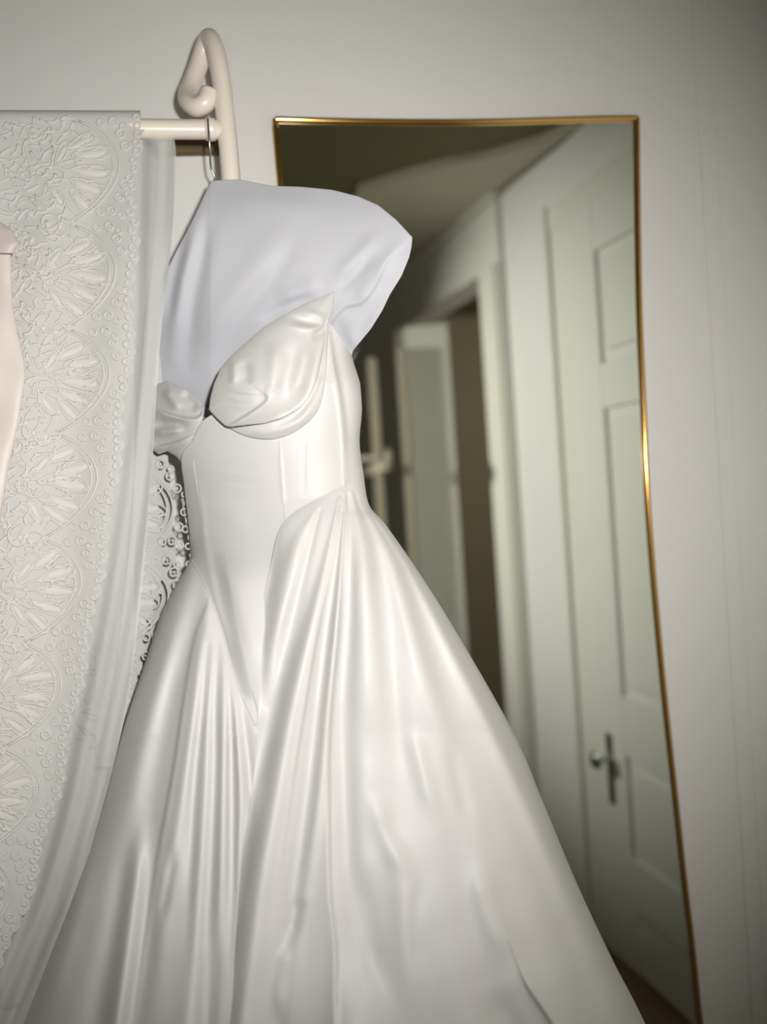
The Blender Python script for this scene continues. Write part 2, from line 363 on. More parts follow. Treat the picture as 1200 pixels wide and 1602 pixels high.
lathe('weld_collar', [(0.0165, 0), (0.0175, 0.004), (0.0175, 0.012), (0.016, 0.016)], post_p + (rail_l-post_p)/np.linalg.norm(rail_l-post_p)*0.016, rail_l-post_p, M['rack'], rack)
def rail_at(px):
    # point on the rail axis seen at this column
    best = min(np.linspace(0, 1, 400), key=lambda t: abs(project(rail_l + (post_p-rail_l)*t)[0]-px)); return rail_l + (post_p-rail_l)*best
def project(q):
    v = np.asarray(q) - CAM; z = v @ FW; return 600 + FPX*(v @ RT)/z, 801 + FPX*(v @ DN)/z, z

# ================================================================== WEDDING DRESS
dress = thing('wedding_dress', 'ivory satin ball gown with a dropped waist hanging from the rack before the mirror', 'dress', tuple(P(430, 900, 1.28)*np.array([1, 1, 0])))
XL = [(400, 245), (500, 238), (600, 232), (700, 250), (760, 276), (830, 290), (872, 297), (925, 270), (965, 250), (1040, 225), (1110, 201), (1180, 180), (1280, 150), (1370, 118), (1470, 76), (1602, 20), (1850, -90), (2100, -200)]
XR = [(400, 560), (500, 550), (555, 551), (600, 564), (640, 567), (690, 563), (740, 569), (790, 578), (820, 603), (890, 652), (985, 712), (1145, 803), (1250, 848), (1380, 902), (1500, 958), (1602, 1010), (1850, 1125), (2100, 1240)]
ZC = [(400, 1.345), (600, 1.33), (760, 1.33), (900, 1.33), (1200, 1.33), (1602, 1.34), (2100, 1.34)]
BB = [(400, 0.075), (600, 0.10), (700, 0.095), (780, 0.09), (900, 0.12), (1100, 0.17), (1350, 0.22), (1602, 0.27), (2100, 0.34)]
BK = [(400, 0.05), (700, 0.06), (780, 0.06), (900, 0.075), (1100, 0.11), (1602, 0.16), (2100, 0.19)]
TILT = 0.22
def base_depth(px, py, back=False, off=0.0):
    xl, xr = ips(py, XL), ips(py, XR); xm = (xl+xr)/2; a = (xr-xl)/2
    q = np.clip((px-xm)/a, -0.9995, 0.9995)
    zc = ip(py, ZC); b = ip(py, BK if back else BB)
    tl = -TILT*(px-xm)*0.00095*np.clip(1.0-(py-850)/350, 0.15, 1)
    e = 2.0 + 0.7*np.clip((py-820)/300, 0, 1)
    return zc + tl + (b if back else -b)*(1-np.abs(q)**e)**(1/e)
def seg_dist(px, py, pts):
    """distance to a polyline, side (+ = right of travel direction), and 0..1 position"""
    pts = np.asarray(pts, float); best = np.full(px.shape, 1e9); side = np.zeros(px.shape); pos = np.zeros(px.shape)
    L = np.concatenate([[0], np.cumsum(np.linalg.norm(np.diff(pts, axis=0), axis=1))]); 
    for i in range(len(pts)-1):
        a, b = pts[i], pts[i+1]; d = b-a; l2 = d @ d
        t = np.clip(((px-a[0])*d[0] + (py-a[1])*d[1])/l2, 0, 1)
        ex, ey = px-(a[0]+t*d[0]), py-(a[1]+t*d[1]); dist = np.hypot(ex, ey)
        s = -(d[0]*ey - d[1]*ex)
        m = dist < best
        best = np.where(m, dist, best); side = np.where(m, np.sign(s), side); pos = np.where(m, (L[i]+t*math.sqrt(l2))/L[-1], pos)
    return best, side, pos
def sm(pts, n=24): return catmull(pts, n)
FOLD_GAIN, FAN = 1.0, False
def crease(px, py, pts, amp, w, kind='ridge', taper=(0.0, 1, 1, 0.0), w2=None, wgrow=1.0):
    """towards-the-viewer displacement of a fold that follows a line. step_r / step_l: a sharp edge raised on one side"""
    pts = [tuple(map(float, q)) for q in pts]; taper = list(taper)
    if taper[-1] > 0.25 and 1180 < pts[-1][1] < 1650:        # let a fold that is still open run out softly
        (x0, y0), (x1, y1) = pts[-2], pts[-1]; g = 260/max(60, y1-y0)
        pts.append((x1+(x1-x0)*g*0.9, y1+260)); taper.append(0.0)
    d, s, t = seg_dist(px, py, sm(pts) if len(pts) > 2 else pts)
    tk = np.linspace(0, 1, len(taper)); ii = np.clip((t*(len(taper)-1)).astype(int), 0, len(taper)-2); ff = t*(len(taper)-1) - ii; ff = ff*ff*(3-2*ff)
    ta = np.asarray(taper); k = (ta[ii]*(1-ff) + ta[ii+1]*ff)*amp*FOLD_GAIN
    ww = w*(1+(wgrow-1)*t)
    if FAN:                                                # pleats start narrow at the point they are gathered to
        g = np.clip(t/0.3, 0, 1); g = 0.28 + 0.72*g*g*(3-2*g); ww = ww*g; k = np.where(t < 0.3, np.maximum(np.abs(k), 0.5*abs(amp)*FOLD_GAIN)*np.sign(amp)*np.clip(g*1.1, 0, 1), k)
    if kind == 'ridge': return k*np.exp(-(d/ww)**2)
    if kind == 'pleat':                                   # asymmetric ridge: w on the left, w2 on the right
        ws = np.where(s > 0, w2*(1+(wgrow-1)*t), ww); return k*np.exp(-(d/ws)**2)
    sg = s if kind == 'step_r' else -s
    edge = 1/(1+np.exp(-np.clip(sg*d/1.4, -30, 30)))
    return k*edge*np.exp(-d/ww)
def panel(name, rows, xlf, xrf, nc, off, folds, m, parent, thick=0.0025, extra=None, seam_side=None):
    """a cloth panel: rows down the dress, columns from its left to its right edge, lying on the dress's rounded body with folds"""
    y = np.asarray(rows, float)[:, None]
    xl, xr = xlf(y), xrf(y)
    X0, X1 = ips(y, XL), ips(y, XR); xm = (X0+X1)/2; a = (X1-X0)/2
    th0 = np.arcsin(np.clip((xl-xm)/a, -0.9995, 0.9995)); th1 = np.arcsin(np.clip((xr-xm)/a, -0.9995, 0.9995))
    s = np.linspace(0, 1, nc)[None, :]
    px = xm + a*np.sin(th0 + (th1-th0)*s); py = np.broadcast_to(y, px.shape)
    disp = np.zeros(px.shape)
    for f in folds: disp += crease(px, py, *f[0], **f[1])
    if extra is not None: disp += extra(px, py)
    if seam_side:                                         # stay in front of the bodice along the waist seam
        e, _s, _q = seg_dist(px, py, sm([(x_, y_) for y_, x_ in seam_side]))
        fade = np.clip((1190-py)/160, 0, 1)               # cloth puffs out below the seam
        disp = disp*(1-fade*np.exp(-e/8)) + 0.013*(1-np.exp(-e/17))*fade*fade*(3-2*fade) + 0.002*fade
    Z = base_depth(px, py) - off - disp
    V = P(px, py, Z)
    Vb = P(px, py, Z + thick)
    nr_ = len(rows); N = nr_*nc
    Q = np.vstack([grid_faces(nr_, nc), grid_faces(nr_, nc, N)[:, ::-1]])
    rim = []
    idx = np.arange(N).reshape(nr_, nc)
    loop = np.concatenate([idx[0, :], idx[1:, -1], idx[-1, ::-1][1:], idx[::-1, 0][1:-1]])
    for i in range(len(loop)):
        p, q = loop[i], loop[(i+1) % len(loop)]; rim.append([q, p, p+N, q+N])
    return fast_mesh(name, np.vstack([V.reshape(-1, 3), Vb.reshape(-1, 3)]), np.vstack([Q, np.array(rim)]), m, parent)
def C(pts, amp, w, kind='ridge', **k): return ((pts, amp, w, kind), k)

# --- bodice
SEAM_R = [(757, 545), (790, 478), (822, 440), (880, 424), (960, 409), (1050, 405), (1135, 402), (1250, 384), (1350, 366), (1480, 352), (1602, 342), (2100, 300)]
SEAM_L = [(872, 298), (905, 315), (940, 331), (985, 346), (1040, 361), (1085, 377), (1135, 399)]
bod_l = lambda y: ips(y, [(505, 500), (540, 470), (570, 440), (600, 400), (640, 345), (660, 316), (690, 300), (715, 284), (760, 288), (830, 296), (872, 300), (905, 317), (940, 333), (985, 348), (1040, 363), (1085, 379), (1150, 402)]) - np.where(y > 880, 4, 0)
bod_r = lambda y: np.minimum(ip(y, [(505, 516), (530, 534), (555, 550), (600, 563.7), (640, 566.6), (690, 562.7), (740, 568.6), (790, 577.5), (800, 540), (830, 500), (880, 450), (960, 416), (1050, 407), (1150, 403)]), ips(y, XR)-0.3)
bfolds = [
    C([(437, 690), (441, 750), (447, 822)], 0.0016, 2.2), C([(478, 665), (476, 720), (475, 790)], -0.0010, 3),
    C([(512, 505), (520, 570), (533, 640), (541, 757)], 0.0040, 5, taper=(.6, 1, .8, .5)),
    C([(520, 520), (535, 600), (548, 690)], -0.0040, 8, taper=(.5, 1, .4)),
    C([(500, 560), (490, 640), (480, 700)], -0.0025, 9),
    C([(302, 715), (316, 800), (322, 860), (345, 960), (382, 1060)], 0.0022, 6),
    C([(322, 735), (380, 742), (436, 730)], 0.0006, 4), C([(330, 752), (400, 757), (440, 748)], -0.0006, 4),
    C([(345, 800), (395, 830), (440, 810)], 0.0015, 16), C([(395, 760), (405, 850), (420, 900)], -0.0020, 30),
    C([(352, 845), (360, 905), (374, 985), (394, 1075)], 0.0190, 15, 'pleat', taper=(0, 1, 1, .5), w2=50),
    C([(345, 880), (362, 950), (385, 1040)], -0.0030, 10),
]
panel('bodice', np.concatenate([np.arange(505, 800, 2.0), np.arange(800, 1151, 2.5)]), bod_l, bod_r, 150, 0.0, bfolds, M['satin'], dress)
# back of bodice and skirt
def back_panel(name, y0, y1, n, nc):
    y = np.linspace(y0, y1, n)[:, None]; X0, X1 = ips(y, XL), ips(y, XR); xm = (X0+X1)/2; a = (X1-X0)/2
    th = np.linspace(-math.pi/2+.02, math.pi/2-.02, nc)[None, :]
    px = xm + a*np.sin(th)*0.985; py = np.broadcast_to(y, px.shape)
    Z = base_depth(px, py, True) + 0.006*np.sin(th*14)*np.clip((py-760)/600, 0, 1)
    Z = np.maximum(Z, ip(py, ZC)-0.02)
    if y1 < 900: px = np.maximum(px, bod_l(y)+5)
    return fast_mesh(name, P(px, py, Z), grid_faces(n, nc)[:, ::-1], M['satin'], dress)
back_panel('bodice_back', 600, 800, 30, 40)
back_panel('skirt_back', 780, 2120, 80, 80)

# --- right skirt panel (the large one), pleats gathered at its peak
skr_l = lambda y: ips(y, SEAM_R); skr_r = lambda y: ips(y, [(757, 545.5), (770, 562)] + [q for q in XR if q[0] >= 790]) - 0.2
rf = [
    C([(438, 828), (424, 885), (412, 960), (408, 1100)], -0.0050, 12, taper=(.2, 1, 1, .6)),
    C([(492, 800), (466, 850), (446, 930), (428, 1040), (416, 1120)], 0.0090, 17, taper=(.2, .9, 1, .5, .2)),
    C([(500, 800), (474, 900), (446, 1010), (416, 1140), (392, 1260), (368, 1380), (345, 1560)], -0.0120, 15, taper=(.1, .9, 1, 1, 1), wgrow=1.9),
    C([(531, 780), (508, 890), (482, 1000), (455, 1120), (430, 1260), (404, 1400), (376, 1602)], 0.0140, 13, taper=(.2, .9, 1, 1, .9), wgrow=2.0),
    C([(532, 800), (520, 880), (497, 990), (478, 1100), (462, 1200)], 0.0050, 7, 'step_l', taper=(.3, 1, 1, .3)),
    C([(536, 800), (524, 900), (509, 1000), (494, 1140), (474, 1300), (450, 1480), (432, 1602)], -0.0080, 9, taper=(.2, 1, 1, .6), wgrow=2.6),
    C([(540, 770), (534, 870), (524, 990), (509, 1120), (496, 1260), (472, 1420)], 0.0070, 6, taper=(.2, 1, 1, .6), wgrow=2.4),
    C([(541, 765), (536, 880), (530, 990), (517, 1130), (515, 1250), (517, 1390), (526, 1480), (527, 1602), (540, 1800)], 0.0070, 15, 'step_l', taper=(.2, .8, 1, 1, 1), wgrow=1.3),
    C([(545, 775), (549, 860), (546, 960), (536, 1100), (540, 1250), (548, 1400)], -0.0080, 11, taper=(.2, 1, .9, .5), wgrow=1.8),
    C([(550, 770), (566, 850), (572, 950), (578, 1060), (590, 1200), (602, 1330)], 0.0100, 15, taper=(.3, 1, 1, .5, .1), wgrow=2.2),
    C([(556, 775), (592, 860), (606, 960), (612, 1080), (616, 1240), (622, 1380)], -0.0060, 16, taper=(.1, .9, 1, .7, .1), wgrow=1.8),
    C([(562, 780), (610, 870), (640, 980), (664, 1100), (690, 1230), (704, 1330)], 0.0060, 15, taper=(.1, 1, .9, .6, .1), wgrow=2.0),
    C([(566, 782), (625, 880), (668, 985), (716, 1110), (760, 1230), (800, 1340)], -0.0060, 12, taper=(.1, .9, 1, .6, .2), wgrow=2.2),
    C([(570, 786), (628, 868), (690, 985), (752, 1110), (820, 1250), (880, 1380), (940, 1520)], 0.0060, 11, taper=(.1, .9, 1, .8, .4), wgrow=2.2),
    C([(578, 792), (640, 880), (715, 1010), (790, 1150), (862, 1300), (930, 1450)], -0.0040, 10, taper=(.2, 1, 1, .8, .3), wgrow=2.0),
    C([(590, 1230), (600, 1300), (640, 1380)], 0.0050, 16), C([(640, 1130), (660, 1200), (684, 1290)], 0.0040, 14), C([(700, 1150), (722, 1240), (740, 1310)], -0.0040, 14),
    C([(560, 1340), (572, 1440), (590, 1560)], -0.0060, 20), C([(610, 1300), (636, 1420), (640, 1600)], 0.0060, 26), C([(660, 1360), (650, 1440), (656, 1540)], -0.0030, 12),
    C([(745, 1340), (760, 1420), (800, 1510)], 0.0050, 20),
    C([(806, 1500), (825, 1545), (862, 1602), (900, 1680)], 0.0120, 34, 'step_r', taper=(.3, 1, 1, .5)),
    C([(770, 1540), (795, 1600), (830, 1680)], -0.0080, 30, taper=(.2, 1, 1, .4)),
    C([(455, 1460), (440, 1530), (432, 1602)], 0.0060, 12), C([(470, 1400), (462, 1440), (455, 1470)], -0.0050, 10),
    C([(560, 1480), (540, 1800), (520, 2100)], 0.02, 60), C([(760, 1700), (800, 2100)], 0.03, 80, taper=(0, 1)), C([(420, 1700), (380, 2100)], 0.03, 60, taper=(0, 1)),
]
def ripple(px, py):
    k = np.clip((py-830)/250, 0, 1)
    ang = (px-543)/(py-700)
    return k*(0.0016*np.sin(ang*38+1.0) + 0.0011*np.sin(ang*67+py*0.004))*np.clip((py-760)/700, .2, 1) + 0.0010*np.clip((py-1150)/200, 0, 1)*np.sin(px*0.055+py*0.021)*np.sin(py*0.03-px*0.018)
FOLD_GAIN = 1.45
rows_r = np.concatenate([758 + 42*np.linspace(0, 1, 40)**1.5, np.arange(802, 1620, 3.0), np.arange(1620, 2120, 14.0)])
gathered = [f for f in rf if f[0][0][0][1] < 835]; loose = [f for f in rf if f[0][0][0][1] >= 835]
def gather_extra(px, py):
    global FAN
    FAN = True; d = sum(crease(px, py, *f[0], **f[1]) for f in gathered); FAN = False
    return d
panel('skirt_panel', rows_r, skr_l, skr_r, 300, 0.006, loose, M['satin'], dress, extra=lambda x, y: ripple(x, y) + gather_extra(x, y), seam_side=SEAM_R[:7])
# --- left skirt panel
skl_l = lambda y: ips(y, [q for q in XL if q[0] >= 872 or q[0] == 830]) + 0.3
skl_r = lambda y: ips(y, SEAM_L + SEAM_R[7:]) + np.where(y > 1150, 6 + (y-1150)*0.03, 0)
lf = [
    C([(297, 880), (279, 960), (252, 1060), (222, 1180), (190, 1330)], 0.0050, 12, taper=(.2, 1, 1, .6), wgrow=2.0),
    C([(316, 915), (298, 990), (272, 1080), (250, 1190), (225, 1330)], -0.0090, 13, taper=(.3, 1, 1, .6), wgrow=2.2),
    C([(327, 938), (304, 1000), (288, 1090), (270, 1210), (248, 1330), (232, 1430)], 0.0070, 13, 'step_r', taper=(.6, 1, 1, .8), wgrow=1.5),
    C([(330, 945), (314, 1020), (304, 1110), (286, 1240), (265, 1370)], 0.0060, 8, taper=(.4, 1, 1, .4), wgrow=2),
    C([(326, 1010), (316, 1110), (304, 1230), (300, 1330)], -0.0050, 6, taper=(.2, 1, 1, .4), wgrow=1.8),
    C([(332, 985), (326, 1100), (322, 1240), (312, 1400), (300, 1560)], 0.0070, 10, taper=(.2, .9, 1, .9), wgrow=2.4),
    C([(344, 1000), (336, 1100), (335, 1210), (330, 1330), (322, 1480)], -0.0070, 7, taper=(.2, 1, 1, .7), wgrow=2.2),
    C([(350, 1000), (350, 1110), (348, 1240), (346, 1360), (340, 1480)], 0.0070, 8, taper=(.2, 1, 1, .5), wgrow=1.8),
    C([(356, 1040), (361, 1130), (362, 1240), (362, 1330)], -0.0050, 5, taper=(.2, 1, 1, .3), wgrow=1.6),
    C([(362, 1060), (371, 1150), (376, 1250), (374, 1330)], 0.0050, 6, taper=(.2, 1, 1, .3)),
    C([(378, 1095), (388, 1180), (392, 1230)], -0.0060, 6, taper=(.2, 1, .4)),
    C([(226, 1270), (214, 1360), (200, 1470), (184, 1600), (170, 1700)], 0.0130, 13, taper=(.1, .9, 1, 1, .8), wgrow=1.4),
    C([(246, 1300), (236, 1400), (226, 1500), (206, 1602)], -0.0090, 14, taper=(.1, 1, 1, .7), wgrow=1.6),
    C([(204, 1250), (190, 1370), (172, 1480), (150, 1602)], -0.0070, 16, taper=(.1, 1, 1, .7), wgrow=1.5),
    C([(275, 1320), (262, 1390), (250, 1450)], -0.0050, 8), C([(150, 1300), (125, 1400), (90, 1520), (60, 1602)], 0.006, 16),
    C([(290, 1500), (284, 1602)], 0.006, 40, taper=(.3, 1)), C([(345, 1400), (336, 1500), (325, 1602), (300, 1800)], -0.008, 14, taper=(.1, 1, 1, .5)),
    C([(220, 1700), (150, 2100)], 0.03, 60, taper=(0, 1)), C([(60, 1700), (-40, 2100)], 0.03, 60, taper=(0, 1)),
]
def ripple_l(px, py):
    ang = (px-325)/(py-820); k = np.clip((py-960)/250, 0, 1)
    return k*0.0010*np.sin(ang*55)
rows_l = np.concatenate([np.arange(872.5, 1620, 3.0), np.arange(1620, 2120, 14.0)])
panel('skirt_panel', rows_l, skl_l, skl_r, 150, 0.004, lf, M['satin'], dress, extra=ripple_l, seam_side=SEAM_L)

FOLD_GAIN = 1.0
# --- cups and drapes: radial patches raised off the bodice
def patch(name, outline, center, depth_fn, bulge, folds, m, parent, nb=220, nr_=46, power=2.0, thick=0.012, smooth_outline=True):
    o = catmull(np.vstack([outline, outline[:1]]), nb+1)[:-1] if smooth_outline else resample(outline, nb)
    c = np.asarray(center, float)
    rad = np.linspace(0, 1, nr_+1)[1:]
    px = c[0] + rad[:, None]*(o[:, 0]-c[0])[None]; py = c[1] + rad[:, None]*(o[:, 1]-c[1])[None]
    px = np.concatenate([np.full((1, nb), c[0]), px]); py = np.concatenate([np.full((1, nb), c[1]), py]); rr = np.concatenate([[0], rad])[:, None]
    if isinstance(power, tuple):                         # rounded form: a soft dome along an axis, rolling off at the rim
        (ex, ey), ang, la, lb = power; ca, sa = math.cos(ang), math.sin(ang)
        u = (px-ex)*ca + (py-ey)*sa; v = -(px-ex)*sa + (py-ey)*ca
        disp = bulge*np.exp(-((u/la)**2 + (v/lb)**2)) + 0.007*(1-rr**7)
    else: disp = bulge*(1-rr**power)
    for f in folds: disp = disp + crease(px, py, *f[0], **f[1])
    Z = depth_fn(px, py) - disp
    V = P(px, py, Z)
    # rim folded back towards the dress
    Vr = P(px[-1:]*0.985+c[0]*0.015, py[-1:]*0.985+c[1]*0.015, Z[-1:]+thick)
    V = np.concatenate([V, Vr]); return fast_mesh(name, V, grid_faces(nr_+2, nb, 0, True)[:, ::-1], m, parent)
def resample(pts, n):
    p = np.vstack([pts, pts[:1]]).astype(float); L = np.concatenate([[0], np.cumsum(np.linalg.norm(np.diff(p, axis=0), axis=1))])
    t = np.linspace(0, L[-1], n+1)[:-1]; return np.stack([np.interp(t, L, p[:, 0]), np.interp(t, L, p[:, 1])], -1)
# cotton bust shield / lining standing over the hanger
def lin_depth(px, py):
    Zh = 1.328 - (px-330)*0.00022 + np.where(px < 330, (330-px)*0.00025, 0)
    return Zh + ips(py, [(270, 0), (283, 0), (340, -.024), (400, -.030), (450, -.020), (500, -.002), (560, .03), (640, .06)])
lin_out = [(330, 283), (352, 281), (378, 281), (400, 286), (430, 291), (470, 292), (520, 297), (560, 307), (592, 321), (620, 344), (645, 371), (644, 385), (640, 403), (628, 432), (610, 461), (598, 486), (580, 515), (565, 533), (552, 549), (546, 575), (500, 600), (440, 630), (380, 655), (330, 660), (300, 648), (262, 616), (246, 590), (241, 555), (244, 510), (250, 470), (258, 430), (272, 400), (292, 362), (308, 330), (322, 300)]
lfold = [
    C([(640, 376), (606, 410), (588, 448), (566, 474), (540, 482), (518, 505)], 0.0065, 26, 'step_l', taper=(.2, 1, .9, 1, .8)),
    C([(600, 360), (560, 400), (520, 440)], 0.004, 12), C([(590, 390), (555, 430), (520, 462)], -0.004, 9),
    C([(450, 350), (400, 420), (350, 490), (325, 560)], 0.0060, 26, taper=(.1, 1, 1, .3)), C([(472, 360), (430, 430), (370, 500), (345, 570)], -0.0050, 16, taper=(.1, 1, 1, .2)),
    C([(318, 310), (298, 380), (280, 460), (270, 560)], 0.0090, 13, taper=(.2, 1, 1, .4)), C([(330, 320), (318, 400), (302, 480), (295, 570)], -0.0060, 12, taper=(.1, 1, 1, .3)),
    C([(300, 350), (276, 430), (262, 520)], -0.0060, 9), C([(430, 475), (470, 455), (510, 440)], 0.0050, 14), C([(400, 505), (450, 478), (500, 462)], -0.0050, 9),
    C([(590, 500), (570, 460), (600, 420), (630, 385)], 0.0040, 14), C([(555, 540), (575, 490), (592, 460)], -0.0040, 10), C([(530, 510), (545, 545)], -0.003, 8, taper=(.5, 1)),
    C([(345, 300), (420, 315), (520, 325)], 0.003, 20),
]
patch('lining', lin_out, (440, 455), lin_depth, 0.0, lfold, M['lining'], dress, 300, 90, thick=0.06, smooth_outline=False)
FOLD_GAIN = 1.5
# right cup
def cup_base(px, py): return base_depth(px, py) - 0.006
low_out = [(325, 640), (340, 656), (358, 669), (374, 678), (392, 684), (412, 687), (432, 686), (455, 679), (478, 664), (496, 645), (506, 615), (511, 570), (513, 530), (511, 507), (480, 540), (440, 590), (380, 610), (345, 620)]
patch('cup_band', low_out, (440, 630), cup_base, 0.018, [C([(365, 672), (420, 676), (470, 658), (500, 620)], 0.003, 8), C([(420, 668), (465, 645), (492, 605), (508, 540)], -0.006, 7)], M['satin'], dress, 160, 30)
cup_out = [(523, 456), (521, 480), (515, 500), (510, 512), (506, 545), (497, 590), (487, 615), (470, 637), (440, 655), (415, 662), (385, 665), (360, 668), (352, 666), (340, 655), (327, 641), (329, 622), (335, 600), (345, 577), (362, 556), (385, 535), (412, 512), (445, 492), (480, 474), (505, 464)]
cf = [
    C([(354, 668), (385, 650), (413, 630), (417, 620), (408, 612)], 0.0085, 24, 'step_l', taper=(.6, 1, 1, .9, .1)),
    C([(344, 604), (378, 612), (410, 616)], 0.0016, 4), C([(352, 622), (380, 626), (410, 622)], 0.0014, 4), C([(360, 640), (385, 636), (410, 626)], 0.0012, 4),
    C([(362, 560), (366, 585), (362, 606)], 0.0035, 7), C([(380, 560), (386, 585), (384, 606)], -0.0030, 9),
    C([(428, 530), (430, 570), (422, 622)], 0.0035, 12), C([(462, 530), (452, 580), (436, 636)], -0.0040, 11), C([(484, 530), (474, 580), (458, 630)], 0.0040, 11),
    C([(412, 660), (448, 648), (472, 632), (488, 604), (500, 550), (510, 510)], 0.0050, 12, 'step_l', taper=(0, .8, 1, 1, 1, .6)),
    C([(440, 492), (475, 503), (508, 508)], -0.0030, 6, taper=(.1, 1, 1)), C([(446, 508), (480, 514), (508, 510)], 0.0022, 5, taper=(.1, 1, 1)),
    C([(472, 484), (496, 493), (512, 505)], 0.0022, 5, taper=(.1, 1, 1)), C([(486, 535), (498, 522), (511, 509)], -0.0040, 6, taper=(.1, 1, 1)),
]
patch('cup', cup_out, (425, 575), lambda x, y: cup_base(x, y) - 0.007, 0.034, cf, M['satin'], dress, 240, 90, ((415, 590), -0.80, 112, 66), smooth_outline=False)
# left cup, twisted drape turned away
lc_out = [(262, 596), (280, 603), (300, 616), (314, 628), (320, 636), (318, 650), (315, 675), (305, 700), (297, 722), (286, 727), (276, 714), (262, 706), (248, 711), (234, 700), (227, 692), (229, 664), (226, 640), (236, 612), (248, 600)]
lcf = [
    C([(238, 634), (262, 646), (290, 654), (312, 652), (319, 636)], 0.0100, 14, 'step_l', taper=(.5, 1, 1, .9, .5)),
    C([(229, 694), (250, 698), (280, 690), (306, 678)], 0.0100, 12, 'step_l', taper=(.6, 1, 1, .3)),
    C([(256, 605), (270, 625), (284, 645)], 0.0050, 8), C([(285, 610), (300, 630), (310, 645)], -0.0050, 8), C([(236, 680), (258, 676), (290, 672)], 0.005, 6), C([(236, 664), (262, 662), (300, 664)], -0.005, 7),
]
patch('cup', lc_out, (275, 660), lambda x, y: 1.362 - 0.066*np.clip((x-240)/80, 0, 1)**1.3, 0.026, lcf, M['satin'], dress, 180, 50, ((280, 655), 1.3, 56, 46), thick=0.05, smooth_outline=False)
# seams and waist piping
def seam(name, pts, off, r, parent, n=50):
    p = catmull(pts, n); Z = base_depth(p[:, 0], p[:, 1]) - off
    return tube(name, P(p[:, 0], p[:, 1], Z), r, M['satin'], parent, 6)
seam('seam', [(437, 690), (441, 750), (447, 820)], 0.0004, 0.0009, dress); seam('seam', [(515, 520), (521, 570), (533, 640), (541, 757)], 0.0030, 0.0010, dress)
seam('seam', [(302, 720), (314, 800), (322, 860), (336, 925)], 0.0004, 0.0007, dress)
wp = [(q[1]+1, q[0]) for q in SEAM_L]; seam('waist_piping', wp, 0.0050, 0.0015, dress)

# hanger: wire hook over the rail and shoulder arms within the lining
rail_p = rail_at(326)
hang = thing('clothes_hanger', 'thin wire hook of the hanger carrying the satin gown, on the cream rail', 'hanger', tuple(P(332, 285, 1.365)))
n_rail = (post_p-rail_l); n_rail /= np.linalg.norm(n_rail); n_out = np.cross(n_rail, [0, 0, 1.]); n_out /= np.linalg.norm(n_out)
if n_out[1] > 0: n_out = -n_out
hk = [rail_p + 0.0172*(math.cos(t)*(-n_out) + math.sin(t)*np.array([0, 0, 1.])) for t in np.linspace(-0.5, math.pi, 14)]
neck = P(333, 288, 1.372)
hk += [rail_p + n_out*0.0172 + np.array([0, 0, -0.03]), P(330, 262, 1.36), P(336, 276, 1.366), neck]
tube('hook', catmull(hk, 70), 0.0016, M['steel'], hang, 8)
tube('shoulder_arm', catmull([neck, P(420, 306, 1.36), P(520, 322, 1.335), P(605, 372, 1.315)], 20), 0.006, M['rack'], hang, 10)
tube('shoulder_arm', catmull([neck, P(318, 330, 1.395), P(290, 400, 1.41)], 14), 0.006, M['rack'], hang, 10)

# ================================================================== LACE VEIL
veil = thing('lace_veil', 'white lace edged veil draped over the cream rail left of the gown', 'veil', tuple(P(120, 200, 1.3)))
BORD = [(150, 221), (182, 219), (300, 215), (420, 211), (520, 207), (600, 200), (700, 188), (780, 178), (870, 164), (960, 149), (1050, 131), (1150, 110), (1240, 92), (1330, 68), (1420, 40), (1500, 8), (1620, -40)]
bx_ = lambda y: ips(y, BORD)
def lace_depth(px, py):
    rp_z = 1.246 + np.clip(px, -150, 360)*0.00026 + 0.020*np.clip((420-py)/220, 0, 1)
    return rp_z + (0.006*np.sin(px*0.045 + py*0.004) + 0.010*np.sin(px*0.013+1))*np.clip((py-200)/160, 0, 1) - 0.05*np.clip((py-300)/1300, 0, 1) 
def scallop(y):
    return 15.0*np.abs((y/29.0) % 1.0 - 0.5) + 4*np.sin(y*0.037)
def sheet(name, y, xl, xr, nc, depth, m, parent, over=True, thick=0.0012):
    Y = y[:, None]; s = np.linspace(0, 1, nc)[None]
    px = xl(Y) + (xr(Y)-xl(Y))*s; py = np.broadcast_to(Y, px.shape)
    Z = depth(px, py); V = P(px, py, Z); nr_ = len(y)
    if over:                                    # carry the cloth over the rail and down behind it
        t = np.linspace(0.2, math.pi, 11)
        top_ = V[0]; rows = []
        for a in t[::-1]:
            rows.append(top_ + np.array([0, 0, 0.020*math.sin(a)]) - n_out*(0.020*(1-math.cos(a))))
        tail = [rows[0] + np.array([0, 0, -0.03*k]) - n_out*0.0022*k for k in range(46, 0, -1)]
        V = np.concatenate([np.array(tail), np.array(rows), V]); nr_ = len(V)
    return fast_mesh(name, V, grid_faces(nr_, nc)[:, ::-1], m, parent)
sheet('lace_net', np.arange(186, 1640, 2.4), lambda y: np.minimum(np.full(y.shape, -150.), bx_(y)-110), lambda y: bx_(y)+scallop(y)-3, 90, lace_depth, M['net'], veil)

